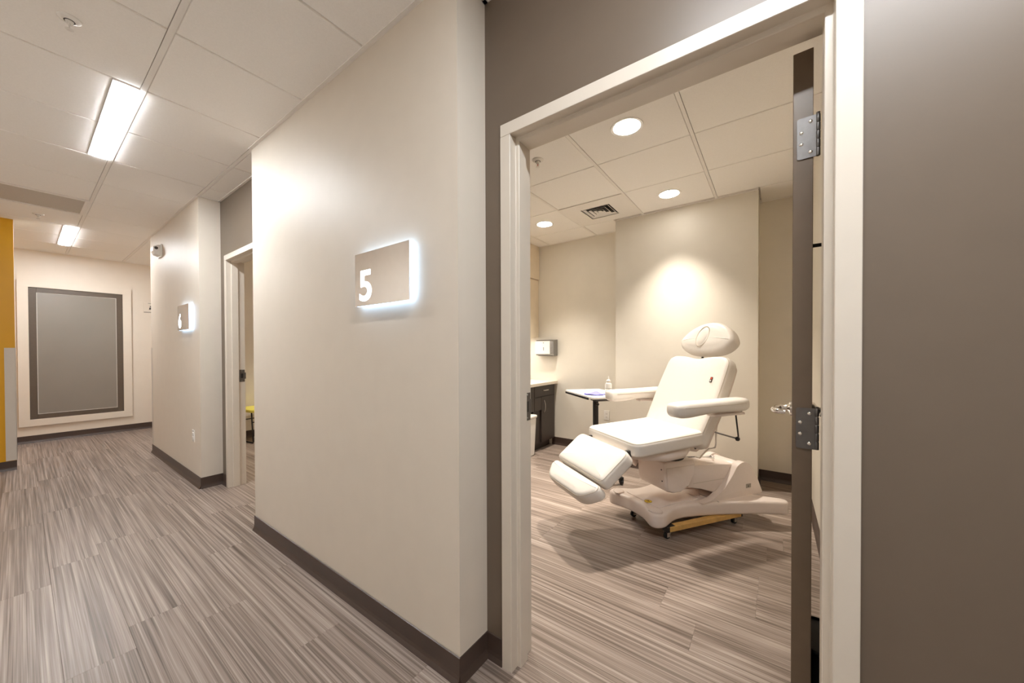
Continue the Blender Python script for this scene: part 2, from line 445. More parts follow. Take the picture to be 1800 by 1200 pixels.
# room 5
X5 = [R5[0], -2.475, -1.797, -1.120, -.440, R5[1]]; Y5 = [RY0, 1.435, 2.045, 2.655, 3.265, 3.875, R5[3]]
for i in range(5):
    for j in range(6):
        if i == 2 and j == 4: continue
        y1 = Y5[j+1]
        if j == 5 and i == 3: continue
        x0, x1 = X5[i], X5[i+1]
        if j == 5 and i == 2: x1 = BUMP[0]
        if j == 5 and i == 4: x0 = BUMP[1]
        tile(x0, x1, Y5[j], y1, .0135, .0045)
for x in X5[1:-1]: tee(x-.0105, x+.0105, RY0, R5[3] if not BUMP[0] < x < BUMP[1] else BUMP[2], 'main_tee')
for y in Y5[1:-1]:
    for a, b in zip(X5, X5[1:]):
        tee(a+TW, b-TW, y-TW, y+TW, 'cross_tee')
angle(BUMP[0], BUMP[1], BUMP[2]-.018, BUMP[2]); angle(R5[0], BUMP[0], R5[3]-.018, R5[3]); angle(BUMP[1], R5[1], R5[3]-.018, R5[3]); angle(R5[1]-.018, R5[1], RY0, R5[3])
# room 6
X6 = [R6[0], -5.6, -4.92, -4.24, -3.56, R6[1]]; Y6 = [RY0, 1.75, 2.36, 2.97, 3.6]
for a, b in zip(X6, X6[1:]):
    for c, d in zip(Y6, Y6[1:]): tile(a, b, c, d, .0135, .0045)
for x in X6[1:-1]: tee(x-TW, x+TW, RY0, 3.6, 'main_tee')
for y in Y6[1:-1]: tee(R6[0], R6[1], y-TW, y+TW, 'cross_tee')

# ------------------------------------------------------------------ door frames (hollow metal) and the open door leaf
def door_frame(name, x0, x1, label, strike_left=True):
    root = sroot(name, label); fy = 1.135
    # profile in (offset from outer edge towards opening, y)
    pr = [(0, fy), (.048, fy), (.048, fy+.040), (.0645, fy+.040), (.0645, fy+.091), (.048, fy+.091), (.048, fy+.145), (0, fy+.145), (0, RY0+.0005), (.030, RY0-.008), (.030, AY+.002), (0, AY-.0005)]
    b = prism([(x0+p, q) for p, q in pr], 0, DH-.0482, 'z', .0015, 1); obj('jamb', b, 'frame', root)
    b = prism([(x1-p, q) for p, q in pr], 0, DH-.0482, 'z', .0015, 1); obj('jamb', b, 'frame', root)
    pr = [(p, q+(.0007 if p > .05 and q < fy+.05 else -.0007 if p > .05 else -.0004 if q == fy else 0)) for p, q in pr]
    b = prism([(q, DH-p) for p, q in pr], x0+.0005, x1-.0005, 'x', .0015, 1); obj('head', b, 'frame', root)
    zc = 1.045
    sp = obj('strike_plate', box(x0+.0478, x0+.0500, fy+.096, fy+.139, zc-.058, zc+.058, .0008), 'hinge', root)
    obj('latch_hole', box(x0+.0490, x0+.0505, fy+.108, fy+.128, zc-.022, zc+.022), 'black', sp)
    obj('strike_lip', box(x0+.0478, x0+.0500, fy+.139, fy+.149, zc-.030, zc+.030, .0008), 'hinge', sp)
    for zz in (zc-.048, zc+.048):
        obj('screw', lathe([(0, 0), (.004, 0), (.0035, .0008), (0, .001)], 10, T(x0+.05, fy+.117, zz) @ RY(PI/2)), 'steel', sp)
    return root
fr5 = door_frame('trim_1', D5[0], D5[1], 'ivory steel door frame of room 5')
fr6 = door_frame('trim_2', D6[0], D6[1], 'ivory steel door frame of room 6')

# open leaf: local x along the leaf away from the hinge edge, local y through its thickness; hinge edge at local x = 0
def leaf(name, width, label, loc, rz):
    root = sroot(name, label); root.location = loc; root.rotation_euler = (0, 0, rz)
    t = .0445
    obj('leaf', box(0, width, 0, t, .012, 2.118, .0012), 'door', root)
    for zc in (1.872, 1.060, .25):
        hl = obj('hinge', prism(roundpoly([(-.009, zc-.057), (t-.009, zc-.057), (t-.009, zc+.057), (-.009, zc+.057)], [.001, .006, .006, .001], 3), -.0032, .0003, 'x'), 'hinge', root)
        kb = bmesh.new()
        for k in range(5):
            lathe([(.0044, .0008), (.0050, .0018), (.0050, .0216), (.0044, .0226)], 12, T(-.0005, -.0100, zc-.0575+k*.023), kb)
        lathe([(0, 0), (.004, .001), (.0045, .004), (.0, .005)], 12, T(-.0005, -.0100, zc+.058), kb)
        obj('knuckle', kb, 'hinge', hl, 'auto')
        for px, pz in ((.006, .042), (.026, .016), (.026, -.016), (.006, -.042)):
            s = obj('screw', lathe([(0, .0014), (.0016, .0014), (.0045, .0010), (.005, 0), (.005, -.0006)], 14, T(-.0031, px, zc+pz) @ RY(-PI/2)), 'chrome', hl, True)
            kb = box(-.0051, -.0045, px-.0028, px+.0028, zc+pz-.0007, zc+pz+.0007)
            box(-.0051, -.0045, px-.0007, px+.0007, zc+pz-.0028, zc+pz+.0028, bm=kb)
    # lever sets on both faces, near the free edge
    for sgn, y0 in ((1, t), (-1, 0)):
        lx = width-.075; z = 1.005
        hd = obj('lever_rose', lathe([(.036, 0), (.036, .014), (.034, .022), (.020, .030), (.016, .036), (.015, .056)], 28, T(lx, y0, z) @ RX(-PI/2*sgn)), 'chrome', root, 'auto')
        pth = [(lx+.004, y0+sgn*.056, z), (lx-.012, y0+sgn*.068, z), (lx-.04, y0+sgn*.078, z), (lx-.085, y0+sgn*.080, z), (lx-.112, y0+sgn*.074, z), (lx-.126, y0+sgn*.058, z), (lx-.126, y0+sgn*.036, z)]
        obj('lever', tube(pth, [.0135, .014, .013, .012, .012, .0115, .010], 14), 'chrome', hd, 'auto')
        obj('lever_stem', tube([(lx, y0+sgn*.03, z), (lx, y0+sgn*.062, z)], .011, 14), 'chrome', hd, 'auto')
    # coat hook on the corridor face
    b = box(width*.50-.012, width*.50+.012, -.003, 0, 1.64, 1.70, .001)
    box(width*.50-.006, width*.50+.006, -.062, -.003, 1.662, 1.674, .002, b)
    box(width*.50-.006, width*.50+.006, -.062, -.050, 1.662, 1.690, .002, b)
    obj('coat_hook', b, 'dgrey', root, label='dark coat hook')
    return root
# leaf runs into the room (world +y) turned slightly past square; local y (thickness) points to world -x
leaf('door_1', .90, 'dark taupe door leaf standing open into room 5', (.0885, 1.300, 0), math.radians(90-3.0))

# ------------------------------------------------------------------ corridor end window and side details
def window():
    root = sroot('window_1', 'smoked glass window in a cream casing at the corridor end')
    x = XBACK; yo0, yo1, zo0, zo1 = -.02, 1.070, .234, 2.285; c = .095
    for (a, b, z0, z1) in ((yo0, yo0+c, zo0+c, zo1-c), (yo1-c, yo1, zo0+c, zo1-c), (yo0, yo1, zo0, zo0+c), (yo0, yo1, zo1-c, zo1)):
        obj('casing', box(x+.0005, x+.030, a, b, z0, z1, .0012), 'endwall', root)
    i0, i1, j0, j1 = yo0+c, yo1-c, zo0+c, zo1-c; s = .068
    for (a, b, z0, z1) in ((i0, i0+s, j0, j1), (i1-s, i1, j0, j1), (i0+s, i1-s, j0, j0+s), (i0+s, i1-s, j1-s, j1)):
        obj('sash', box(x+.0005, x+.014, a, b, z0, z1, .002), 'sash', root)
    obj('pane', box(x+.0015, x+.007, i0+s, i1-s, j0+s, j1-s), 'glass', root)
    g = bmesh.new()
    for (a, b, z0, z1) in ((i0+s, i0+s+.006, j0+s, j1-s), (i1-s-.006, i1-s, j0+s, j1-s), (i0+s+.006, i1-s-.006, j0+s, j0+s+.006), (i0+s+.006, i1-s-.006, j1-s-.006, j1-s)):
        box(x+.007, x+.010, a, b, z0, z1, bm=g)
    obj('glazing_bead', g, 'guard', root)
window()
def guard(name, x0, x1, y0, y1, label, leg):
    b = bmesh.new()
    for l in leg: box(*l, bm=b)
    return struct(name, b, 'guard', label)
guard('trim_3', 0, 0, 0, 0, 'grey corner guard on the yellow wall end', [(-6.665, -6.663, -.10, -.028, .105, 1.325), (-6.735, -6.663, -.030, -.0275, .105, 1.325)])
guard('trim_4', 0, 0, 0, 0, 'grey corner guard on the far edge of the pier with sign 6', [(XB0-.003, XB0, WY-.003, WY+.06, .105, 1.325), (XB0-.003, XB0+.05, WY-.003, WY, .105, 1.325)])

# ------------------------------------------------------------------ lights
def strip_light(x0, x1, label, y=.302):
    root = thing('strip_light', label, 'ceiling light', (x0, y, CEIL), 0, 'linear corridor ceiling lights')
    L = x1-x0-.024; wv = .102
    b = bmesh.new(); x = .012
    for s in ((x, x+L, 0, .023), (x, x+L, wv-.002, wv), (x, x+.010, .023, wv-.002), (x+L-.010, x+L, .023, wv-.002)): box(*s, -.001, .022, bm=b)
    box(x, x+L, 0, wv, .0222, .0236, bm=b)
    obj('housing', b, 'tee', root)
    obj('diffuser', box(x+.010, x+L-.010, .023, wv-.002, -.006, .006), 'cor_led', root)
strip_light(-4.031, -2.800, 'bright linear ceiling light nearer the camera in the corridor')
strip_light(-7.722, -6.491, 'small bright linear ceiling light far down the corridor by the window')
strip_light(-.340, .891, 'linear ceiling light of the corridor above the room 5 doorway')
def lamp(x, y):
    ld = bpy.data.lights.new('downlight_lamp', 'SPOT'); ld.energy = P_DOWN; ld.color = (1, .91, .79); ld.spot_size = math.radians(84); ld.spot_blend = 1.0; ld.shadow_soft_size = .06
    lo_ = bpy.data.objects.new('downlight_lamp', ld); COL.objects.link(lo_); lo_.location = (0, 0, -.012); return lo_
def downlight(x, y, label):
    root = thing('downlight', label, 'ceiling light', (x, y, CEIL), 0, 'round recessed downlights of room 5')
    obj('trim_ring', lathe([(.083, .004), (.083, -.001), (.100, -.004), (.102, .004)], 40), 'gwhite', root, 'auto')
    obj('lens', lathe([(0, -.002), (.083, -.002), (.083, .003), (0, .003)], 40), 'down_led', root)
    lamp(x, y).parent = root
downlight(-.766, 2.316, 'large round recessed downlight nearest the doorway')
downlight(-.779, 3.540, 'round recessed downlight just in front of the projecting wall')
downlight(-2.112, 3.540, 'small round recessed downlight at the far left above the cabinets')
downlight(-2.112, 2.316, 'round recessed downlight hidden behind the pier with sign 5')
def room6_added_light(x, y, label):  # unseen fixtures, added to light the inside of room 6
    root = thing('downlight', label, 'ceiling light', (x, y, CEIL), 0, 'added unseen downlights of room 6')
    obj('trim_ring', lathe([(.083, .004), (.083, -.001), (.100, -.004), (.102, .004)], 32), 'gwhite', root, 'auto')
    obj('lens', lathe([(0, -.002), (.083, -.002), (.083, .003), (0, .003)], 32), 'down_led', root)
    lamp(x, y).parent = root
room6_added_light(-5.26, 2.66, 'unseen round downlight added to light room 6 over the stool'); room6_added_light(-3.90, 2.66, 'unseen round downlight added to light room 6 farther from the stool')

# ------------------------------------------------------------------ ceiling devices
def sprinkler(x, y, label, m='gwhite', s=1.0):
    root = thing('sprinkler_head', label, 'sprinkler', (x, y, CEIL), 0, 'ceiling sprinkler heads')
    obj('escutcheon', lathe([(.018*s, -.012*s), (.026*s, -.010*s), (.040*s, -.004*s), (.043*s, 0), (.043*s, .004)], 28), m, root, 'auto')
    obj('body', lathe([(.009*s, -.030*s), (.011*s, -.026*s), (.016*s, -.012*s), (.016*s, 0)], 16), m, root, 'auto')
    obj('cup_gap', lathe([(.0175*s, -.0126*s), (.0205*s, -.0120*s), (.0205*s, -.0100*s), (.0175*s, -.0100*s)], 24), 'dgrey', root)
    b = tube([(.009*s, 0, -.026*s), (.011*s, 0, -.038*s), (.003*s, 0, -.052*s)], .0022*s, 8)
    tube([(-.009*s, 0, -.026*s), (-.011*s, 0, -.038*s), (-.003*s, 0, -.052*s)], .0022*s, 8, b)
    obj('yoke', b, m, root, True)
    obj('bulb', lathe([(0, -.05*s), (.0022*s, -.048*s), (.0022*s, -.030*s), (0, -.028*s)], 8), 'red' if m != 'gwhite' else 'steel', root, True)
    obj('deflector', lathe([(0, -.0555*s), (.015*s, -.0545*s), (.015*s, -.053*s), (0, -.052*s)], 20), m, root)
sprinkler(-2.455, .140, 'white sprinkler head on the corridor ceiling at the upper left', s=.84)
sprinkler(-6.187, .126, 'small white sprinkler head far down the corridor before the far light', s=.9)
sprinkler(-1.440, 2.316, 'white sprinkler head on the ceiling of room 5 at the door edge', 'white', 1.0)
def return_grille():
    root = thing('return_grille', 'grey perforated return air panel in the corridor ceiling at the left', 'grille', (-5.568, .108, CEIL))
    h, v = .297, .297; b = bmesh.new()
    for s in ((-h, h, -v, -v+.026), (-h, h, v-.026, v), (-h, -h+.026, -v+.026, v-.026), (h-.026, h, -v+.026, v-.026)):
        box(*s, -.006, .012, .002, b)
    obj('rim', b, 'tee', root)
    obj('panel', box(-h+.026, h-.026, -v+.026, v-.026, .004, .010), 'grille', root)
    obj('shadow_gap', box(-h+.018, h-.018, -v+.018, v-.018, .0105, .013), 'dgrey', root)
return_grille()
def diffuser():
    root = thing('air_diffuser', 'white square louvred air diffuser in the ceiling of room 5', 'vent', (-1.4585, 3.570, CEIL))
    b = bmesh.new(); X, Y, h = .328, .296, .150
    for s in ((-X, X, -Y, -h), (-X, X, h, Y), (-X, -h, -h, h), (h, X, -h, h)): box(*s, -.001, .006, bm=b)
    obj('face_panel', b, 'tee', root)
    obj('throat', box(-h, h, -h, h, .0185, .0225), 'black', root)
    for k in range(3):
        r0 = h-.016-.042*k; r1 = r0-.017; b = bmesh.new()
        rings = []
        for rr, zz in ((r0, .0), (r1, .012), (r1-.001, .0135), (r0-.003, .0015)):
            rings.append([b.verts.new((sx*rr, sy*rr, zz)) for sx, sy in ((-1, -1), (1, -1), (1, 1), (-1, 1))])
        for A, B in zip(rings, rings[1:]+rings[:1]):
            for i in range(4): b.faces.new((A[i], A[(i+1) % 4], B[(i+1) % 4], B[i]))
        obj('louvre', b, 'tee', root)
    obj('centre_plate', box(-.018, .018, -.018, .018, .004, .007), 'tee', root)
diffuser()

# ------------------------------------------------------------------ illuminated room signs
def numeral(txt, x0, x1, z0, z1, y, name):
    c = bpy.data.curves.new('numeral', 'FONT'); c.body = txt; c.offset = .018; c.resolution_u = 8; c.extrude = .02
    o = bpy.data.objects.new('tmp', c); COL.objects.link(o); bpy.context.view_layer.update()
    me = bpy.data.meshes.new_from_object(o.evaluated_get(bpy.context.evaluated_depsgraph_get()))
    bpy.data.objects.remove(o); bpy.data.curves.remove(c)
    xs = [v.co.x for v in me.vertices]; ys = [v.co.y for v in me.vertices]
    for v in me.vertices:
        u = (v.co.x-min(xs))/(max(xs)-min(xs)); t = (v.co.y-min(ys))/(max(ys)-min(ys))
        v.co = (x0+(x1-x0)*u, y-(.0012 if v.co.z > 0 else 0), z0+(z1-z0)*t)
    return me
def sign(txt, xl, label):
    W_, Hh, zb = .405, .247, 1.492; yf = .950
    root = thing('room_sign', label, 'sign', (xl, WY, zb), 0, 'edge-lit room number signs')
    f = yf-WY
    obj('face_plate', box(0, W_, f, f+.002, 0, Hh), 'mirror', root, label='satin metal face plate')
    obj('lit_body', box(.001, W_-.001, f+.0022, f+.021, .001, Hh-.001), 'halo', root, label='glowing acrylic body')
    for px in (.06, W_-.06):
        for pz in (.05, Hh-.05): obj('standoff', lathe([(.008, 0), (.008, .014)], 12, T(px, 0, pz) @ RX(PI/2)), 'steel', root)
    me = numeral(txt, .037, .134, .021, .165, f, 'numeral'); me.materials.append(M['digit'])
    o = bpy.data.objects.new('numeral', me); COL.objects.link(o); o.parent = root; o['label'] = 'glowing white numeral '+txt
sign('5', -1.621, 'edge-lit metal room sign reading 5 on the near pier')
sign('6', -4.908, 'edge-lit metal room sign reading 6 on the far pier')

# ------------------------------------------------------------------ small wall devices
def outlet(loc, rz, label, s=1.0):
    root = thing('wall_outlet', label, 'outlet', loc, rz, 'duplex wall outlets')
    obj('cover_plate', prism(roundpoly([(-.036*s, -.058*s), (.036*s, -.058*s), (.036*s, .058*s), (-.036*s, .058*s)], .004, 3), 0, -.006, 'y', .0015, 1), 'gwhite', root)
    for zz in (-.020, .020):
        r = obj('receptacle', prism(roundpoly([(-.017*s, (zz-.014)*s), (.017*s, (zz-.014)*s), (.017*s, (zz+.014)*s), (-.017*s, (zz+.014)*s)], .008, 4), -.006, -.009, 'y'), 'white', root)
        b = box(-.008*s, -.006*s, -.0094, -.0085, (zz-.004)*s, (zz+.006)*s)
        box(.006*s, .008*s, -.0094, -.0085, (zz-.004)*s, (zz+.006)*s, bm=b); box(-.002*s, .002*s, -.0094, -.0085, (zz-.010)*s, (zz-.006)*s, bm=b)
        obj('slot', b, 'dgrey', r)
outlet((-4.535, WY, .463), 0, 'white duplex outlet low on the far pier below sign 6')
outlet((-1.665, R5[3], .470), 0, 'white duplex outlet low on the back wall of room 5 beside the tray stand')
def strobe():
    root = thing('alarm_strobe', 'white wall alarm strobe high on the far pier above sign 6', 'alarm', (-5.80, WY, 2.450))
    obj('back_box', box(-.075, .075, -.016, 0, -.075, .075, .004), 'gwhite', root)
    b = prism([(0, -.062), (-.045, -.045), (-.060, -.010), (-.060, .035), (-.020, .062), (0, .062)], -.062, .062, 'x', .003, 1)
    bmesh.ops.transform(b, matrix=T(0, -.016, 0), verts=b.verts); obj('housing', b, 'gwhite', root)
    obj('lens', lathe([(0, .016), (.012, .013), (.017, 0)], 18, T(.061, -.050, .022) @ RY(PI/2)), 'dgrey', root, True)
strobe()
def wall_plaque():
    root = thing('wall_plaque', 'small cream wall plaque with a dark pictogram at the corridor end', 'sign', (XBACK, 1.285, 2.00))
    obj('plate', box(0, .004, -.075, .075, -.075, .095, .001), 'endwall', root)
    b = lathe([(0, 0), (.011, 0), (.011, .0012), (0, .0012)], 14, T(.004, .012, .030) @ RY(PI/2))
    prism([(-.010, -.022), (.034, -.022), (.026, .014), (-.002, .014)], .004, .0052, 'x', bm=b)
    obj('pictogram', b, 'dgrey', root)
    obj('rule_line', box(.004, .0055, -.070, .075, -.072, -.064), 'dgrey', root)
    obj('rule_line', box(.004, .0052, -.02, .05, .078, .083), 'dgrey', root)
wall_plaque()

# ------------------------------------------------------------------ room 5 cabinets on the left wall
FX = -2.40       # base cabinet fronts
def pull(root, y, z, h):       # bow handle, vertical
    obj('handle', tube([(FX+.019, y, z-h/2), (FX+.034, y, z-h/2+.012), (FX+.046, y, z-h*.2), (FX+.048, y, z), (FX+.046, y, z+h*.2), (FX+.034, y, z+h/2-.012), (FX+.019, y, z+h/2)], .0048, 10), 'chrome', root, True, 'chrome bow handle')
cab = thing('base_cabinet', 'espresso base cabinet with a drawer and a door under the counter', 'cabinet', (0, 0, 0))
obj('carcass', box(R5[0]+.005, FX, 3.735, 4.235, .10, .828), 'walnut', cab)
obj('toe_kick', box(R5[0]+.02, FX-.06, 3.735, 4.235, .002, .10), 'walnut', cab)
obj('filler', box(FX-.03, FX-.006, 4.236, 4.278, .10, .828), 'walnut', cab)
dr = obj('drawer', box(FX+.0008, FX+.019, 3.740, 4.230, .690, .822, .0015), 'walnut', cab)
obj('drawer_handle', tube([(FX+.018, 3.935, .765), (FX+.036, 3.937, .765), (FX+.040, 3.945, .765), (FX+.040, 4.045, .765), (FX+.036, 4.053, .765), (FX+.018, 4.055, .765)], .0045, 10), 'chrome', dr, True, 'chrome bar handle')
dd = obj('cabinet_door', box(FX+.0008, FX+.019, 3.905, 4.230, .104, .684, .0015), 'walnut', cab)
obj('cabinet_panel', box(FX+.0008, FX+.019, 3.740, 3.901, .52, .684, .0015), 'walnut', cab)
pull(dd, 3.952, .560, .165)
cab2 = thing('base_cabinet', 'espresso wall-hung sink cabinet over an open knee space nearer the door', 'cabinet', (0, 0, 0))
obj('carcass', box(R5[0]+.005, FX, 2.80, 3.733, .52, .828), 'walnut', cab2)
obj('apron', box(FX+.0008, FX+.019, 2.80, 3.733, .52, .828, .0015), 'walnut', cab2)
ct = thing('countertop', 'ivory countertop with a sink along the left wall of room 5', 'countertop', (0, 0, 0))
obj('slab', box(R5[0]+.002, FX+.045, 2.78, R5[3]-.001, .829, .868, .003), 'counter', ct)
obj('backsplash', box(R5[0]+.002, R5[0]+.022, 2.78, R5[3]-.001, .869, .97, .002), 'counter', ct)
b = pad(roundpoly([(-2.84, 3.28), (-2.50, 3.28), (-2.50, 3.80), (-2.84, 3.80)], .06, 5), .010, .004, 0, T(0, 0, .866), .05)
obj('sink_rim', b, 'steel', ct, 'auto'); 
obj('sink_bowl', pad(roundpoly([(-2.81, 3.31), (-2.53, 3.31), (-2.53, 3.77), (-2.81, 3.77)], .05, 5), .0006, .0002, 0, T(0, 0, .8763), .05), 'dgrey', ct, 'auto')
UX = -2.665
uc = thing('wall_cabinet', 'pale maple wall cabinet above the counter reaching the ceiling', 'cabinet', (0, 0, 0))
obj('carcass', box(R5[0]+.002, UX, 3.05, R5[3]-.002, 1.455, CEIL-.004), 'upper', uc)
for y0, y1 in ((3.05, 3.66), (3.665, R5[3]-.012)):
    obj('lower_door', box(UX+.0005, UX+.019, y0+.002, y1-.002, 1.455, 2.245, .0015), 'upper', uc)
    obj('upper_door', box(UX+.0005, UX+.034, y0+.002, y1-.002, 2.253, CEIL-.006, .0015), 'upper', uc)
ul = thing('undercabinet_light', 'slim lit bar under the pale wall cabinet', 'light', (UX-.09, 3.70, 1.4535))
obj('housing', box(-.03, .03, -.45, .45, -.012, 0, .002), 'gwhite', ul)
obj('diffuser', box(-.024, .024, -.44, .44, -.016, -.0122), mat('undercabinet_diffuser_lit', (1, 1, 1), .5, emit=(1, .97, .94), es=22), ul)
def towel_dispenser():
    root = thing('towel_dispenser', 'white and steel paper towel dispenser on the back wall over the counter', 'dispenser', (-2.515+.02, R5[3], 1.315))
    b = prism([(0, -.108), (0, .108), (-.085, .100), (-.112, .085), (-.104, -.090), (-.09, -.108)], -.142, .142, 'x', .003, 1)
    obj('case', b, 'steel', root)
    fy = -.113
    b = prism([(-.144, -.088), (.085, -.088), (.085, .088), (-.144, .088)], fy+.014, fy-.004, 'y', .004, 1)
    fr = obj('cover', b, 'gwhite', root)
    obj('sight_slot', box(-.015, -.008, fy-.0055, fy-.004, -.040, .005), 'dgrey', fr)
    obj('lock', lathe([(0, .0015), (.006, .001), (.006, 0)], 12, T(-.012, fy-.004, .062) @ RX(PI/2)), 'dgrey', fr)
    b = box(-.11, .11, -.095, -.015, -.112, -.1075); obj('towel_slot', b, 'dgrey', root)
towel_dispenser()
wb = thing('waste_bin', 'white plastic waste bin in the knee space under the counter', 'bin', (-2.455, 3.56, 0.001))
obj('body', pad(roundpoly([(-.13, -.16), (.13, -.16), (.13, .16), (-.13, .16)], .05, 5), .47, .02, 0, None, .05, cfun=lambda c: Vector((c.x*(.86+.14*c.z/.5), c.y*(.86+.14*c.z/.5), c.z))), 'gwhite', wb, 'auto')
obj('lid', pad(roundpoly([(-.137, -.167), (.137, -.167), (.137, .167), (-.137, .167)], .05, 5), .035, .014, .008, T(0, 0, .455), .05), 'white', wb, 'auto')
bb = thing('waste_basket', 'black waste basket on the floor behind the open door', 'bin', (.150, 1.60, .001))
b = pad(roundpoly([(-.052, -.095), (.052, -.095), (.052, .095), (-.052, .095)], .03, 5), .30, .006, 0, None, .05, cfun=lambda c: Vector((c.x*(.88+.12*c.z/.3), c.y*(.88+.12*c.z/.3), c.z)))
obj('body', b, 'black', bb, 'auto')
rr = [(x, y, .300) for x, y in resample(roundpoly([(-.054, -.097), (.054, -.097), (.054, .097), (-.054, .097)], .03, 5), .03)]
obj('rim', tube(rr, .006, 8, None, True), 'rubber', bb, True)

# ------------------------------------------------------------------ tray stand with bottle and gloves
TX, TY = -1.376, 3.25; TZ = .800
ts = thing('tray_stand', 'tray table on a black column behind the left arm of the treatment chair', 'tray table', (TX, TY, 0), math.radians(-40))
# local: x along the tray's long edge towards +x, y away from camera
tr = roundpoly([(-.62, -.06), (.06, -.06), (.06, .36), (-.62, .36)], .03, 4)
obj('tray_top', pad(tr, .016, .006, 0, T(0, 0, TZ+.012), .06), 'gwhite', ts, 'auto')
lip = [(x, y, TZ+.029) for x, y in resample(inset(tr, .006), .05)]
obj('tray_lip', tube(lip, .006, 8, None, True), 'gwhite', ts, True)
obj('edge_grip', box(-.59, -.03, -.069, -.055, TZ+.000, TZ+.021, .003), 'black', ts, label='black edge strip')
obj('bracket', box(-.05, .06, -.03, .16, TZ-.006, TZ+.012, .003), 'dgrey', ts)
obj('column', box(-.022, .022, -.02, .02, .075, TZ-.004, .004), 'black', ts)
obj('knob', lathe([(0, .03), (.012, .028), (.014, .01), (.006, 0)], 14, T(.022, 0, TZ-.035) @ RY(PI/2)), 'black', ts, True)
bl = box(-.13, .13, -.022, .022, .055, .078, .004); box(-.12, -.08, -.20, .23, .056, .077, .003, bl); box(.08, .12, -.20, .23, .056, .077, .003, bl)
obj('base_frame', bl, 'black', ts)
for px in (-.10, .10):
    for py in (-.185, .215):
        c = obj('caster', lathe([(0, -.011), (.022, -.011), (.026, -.008), (.026, .008), (.022, .011), (0, .011)], 20, T(px, py, .0265) @ RX(PI/2)), 'rubber', ts, 'auto')
        f = box(px-.013, px+.013, py-.018, py-.013, .022, .056); box(px-.013, px+.013, py+.013, py+.018, .022, .056, bm=f); obj('fork', f, 'dgrey', c)
def on_tray(lx, ly):
    a = math.radians(-40); return (TX+lx*math.cos(a)-ly*math.sin(a), TY+lx*math.sin(a)+ly*math.cos(a), TZ+.0285)
BZ = 1.3
bt = thing('squeeze_bottle', 'white squeeze bottle with a conical nozzle on the tray', 'bottle', on_tray(-.035, .155))
obj('body', lathe([(r*BZ, z*BZ) for r, z in [(0, 0), (.022, 0), (.025, .004), (.025, .085), (.022, .096), (.012, .102), (.012, .106)]], 24), 'gwhite', bt, 'auto')
obj('cap', lathe([(r*BZ, z*BZ) for r, z in [(.0155, .104), (.0155, .118), (.011, .121), (.006, .128), (.0035, .150), (0, .151)]], 20), 'white', bt, 'auto')
obj('print_line', lathe([(r*BZ, z*BZ) for r, z in [(.0252, .058), (.0253, .0585), (.0253, .0605), (.0252, .061)]], 24), 'lcd', bt)
# crumpled blue gloves
g = bmesh.new(); gn = 13; gv = []
for i in range(gn):
    row = []
    for j in range(gn):
        u, v = i/(gn-1)-.5, j/(gn-1)-.5
        z = .003+.020*math.exp(-8*(u*u+v*v))*(1+.6*math.sin(9*u+4*v)) + .006*abs(math.sin(11*v-5*u))
        row.append((u*.19*(1+.15*math.sin(7*v)), v*.12*(1+.2*math.cos(6*u)), z))
    gv.append(row)
for zt in (0, 1):
    vs = [[g.verts.new((p[0], p[1], p[2] if zt else max(.0005, p[2]-.004))) for p in row] for row in gv]
    for i in range(gn-1):
        for j in range(gn-1): g.faces.new((vs[i][j], vs[i+1][j], vs[i+1][j+1], vs[i][j+1]))
go = obj('nitrile_gloves', g, 'blue', None, True); go.location = on_tray(-.175, .075); go.rotation_euler = (0, 0, .3)
tag(go, 'crumpled periwinkle blue gloves lying on the tray', 'gloves')

# ------------------------------------------------------------------ treatment chair (local: x = sitter's left... right of frame, y = towards head, z up)
ch = thing('treatment_chair', 'white electric facial treatment chair in the middle of room 5', 'treatment chair', (-.5, 2.95, 0), math.radians(-34))
X1 = (1, 0, 0)
def edge_line(pts, mtx, c, r=.0028, off=.003):
    return tube([mtx @ Vector((x, y, c)) for x, y in resample(inset(pts, off), .03)], r, 6, None, True)
# seat
ta = math.radians(3.2); mS = frame_mtx((0, -.425, .632), X1, (0, math.cos(ta), math.sin(ta)))
so = roundpoly([(-.285, -.292), (.285, -.292), (.275, .285), (-.275, .285)], [.06, .06, .05, .05], 6)
st = obj('seat', pad(so, .098, .032, .007, mS, .03, .02), 'vinyl', ch, True)
obj('seam', edge_line(so, mS, .084, .002, .0060), 'seam', st, True)
# seat shell (boat)
obj('seat_shell', loft([((0, -.735, .612), .10, .012, 3), ((0, -.70, .607), .20, .022, 3.5), ((0, -.60, .603), .245, .034, 4), ((0, -.45, .594), .262, .050, 3.6), ((0, -.30, .600), .252, .050, 3.6), ((0, -.20, .620), .20, .032, 3.5), ((0, -.155, .632), .12, .015, 3)], 32), 'shell', ch, True)
for u in (-.215, .215):
    obj('leg_hinge', prism([(-.82, .585), (-.775, .575), (-.715, .60), (-.70, .655), (-.76, .655), (-.81, .615)], u-.012, u+.012, 'x', .004, 2), 'dgrey', ch)
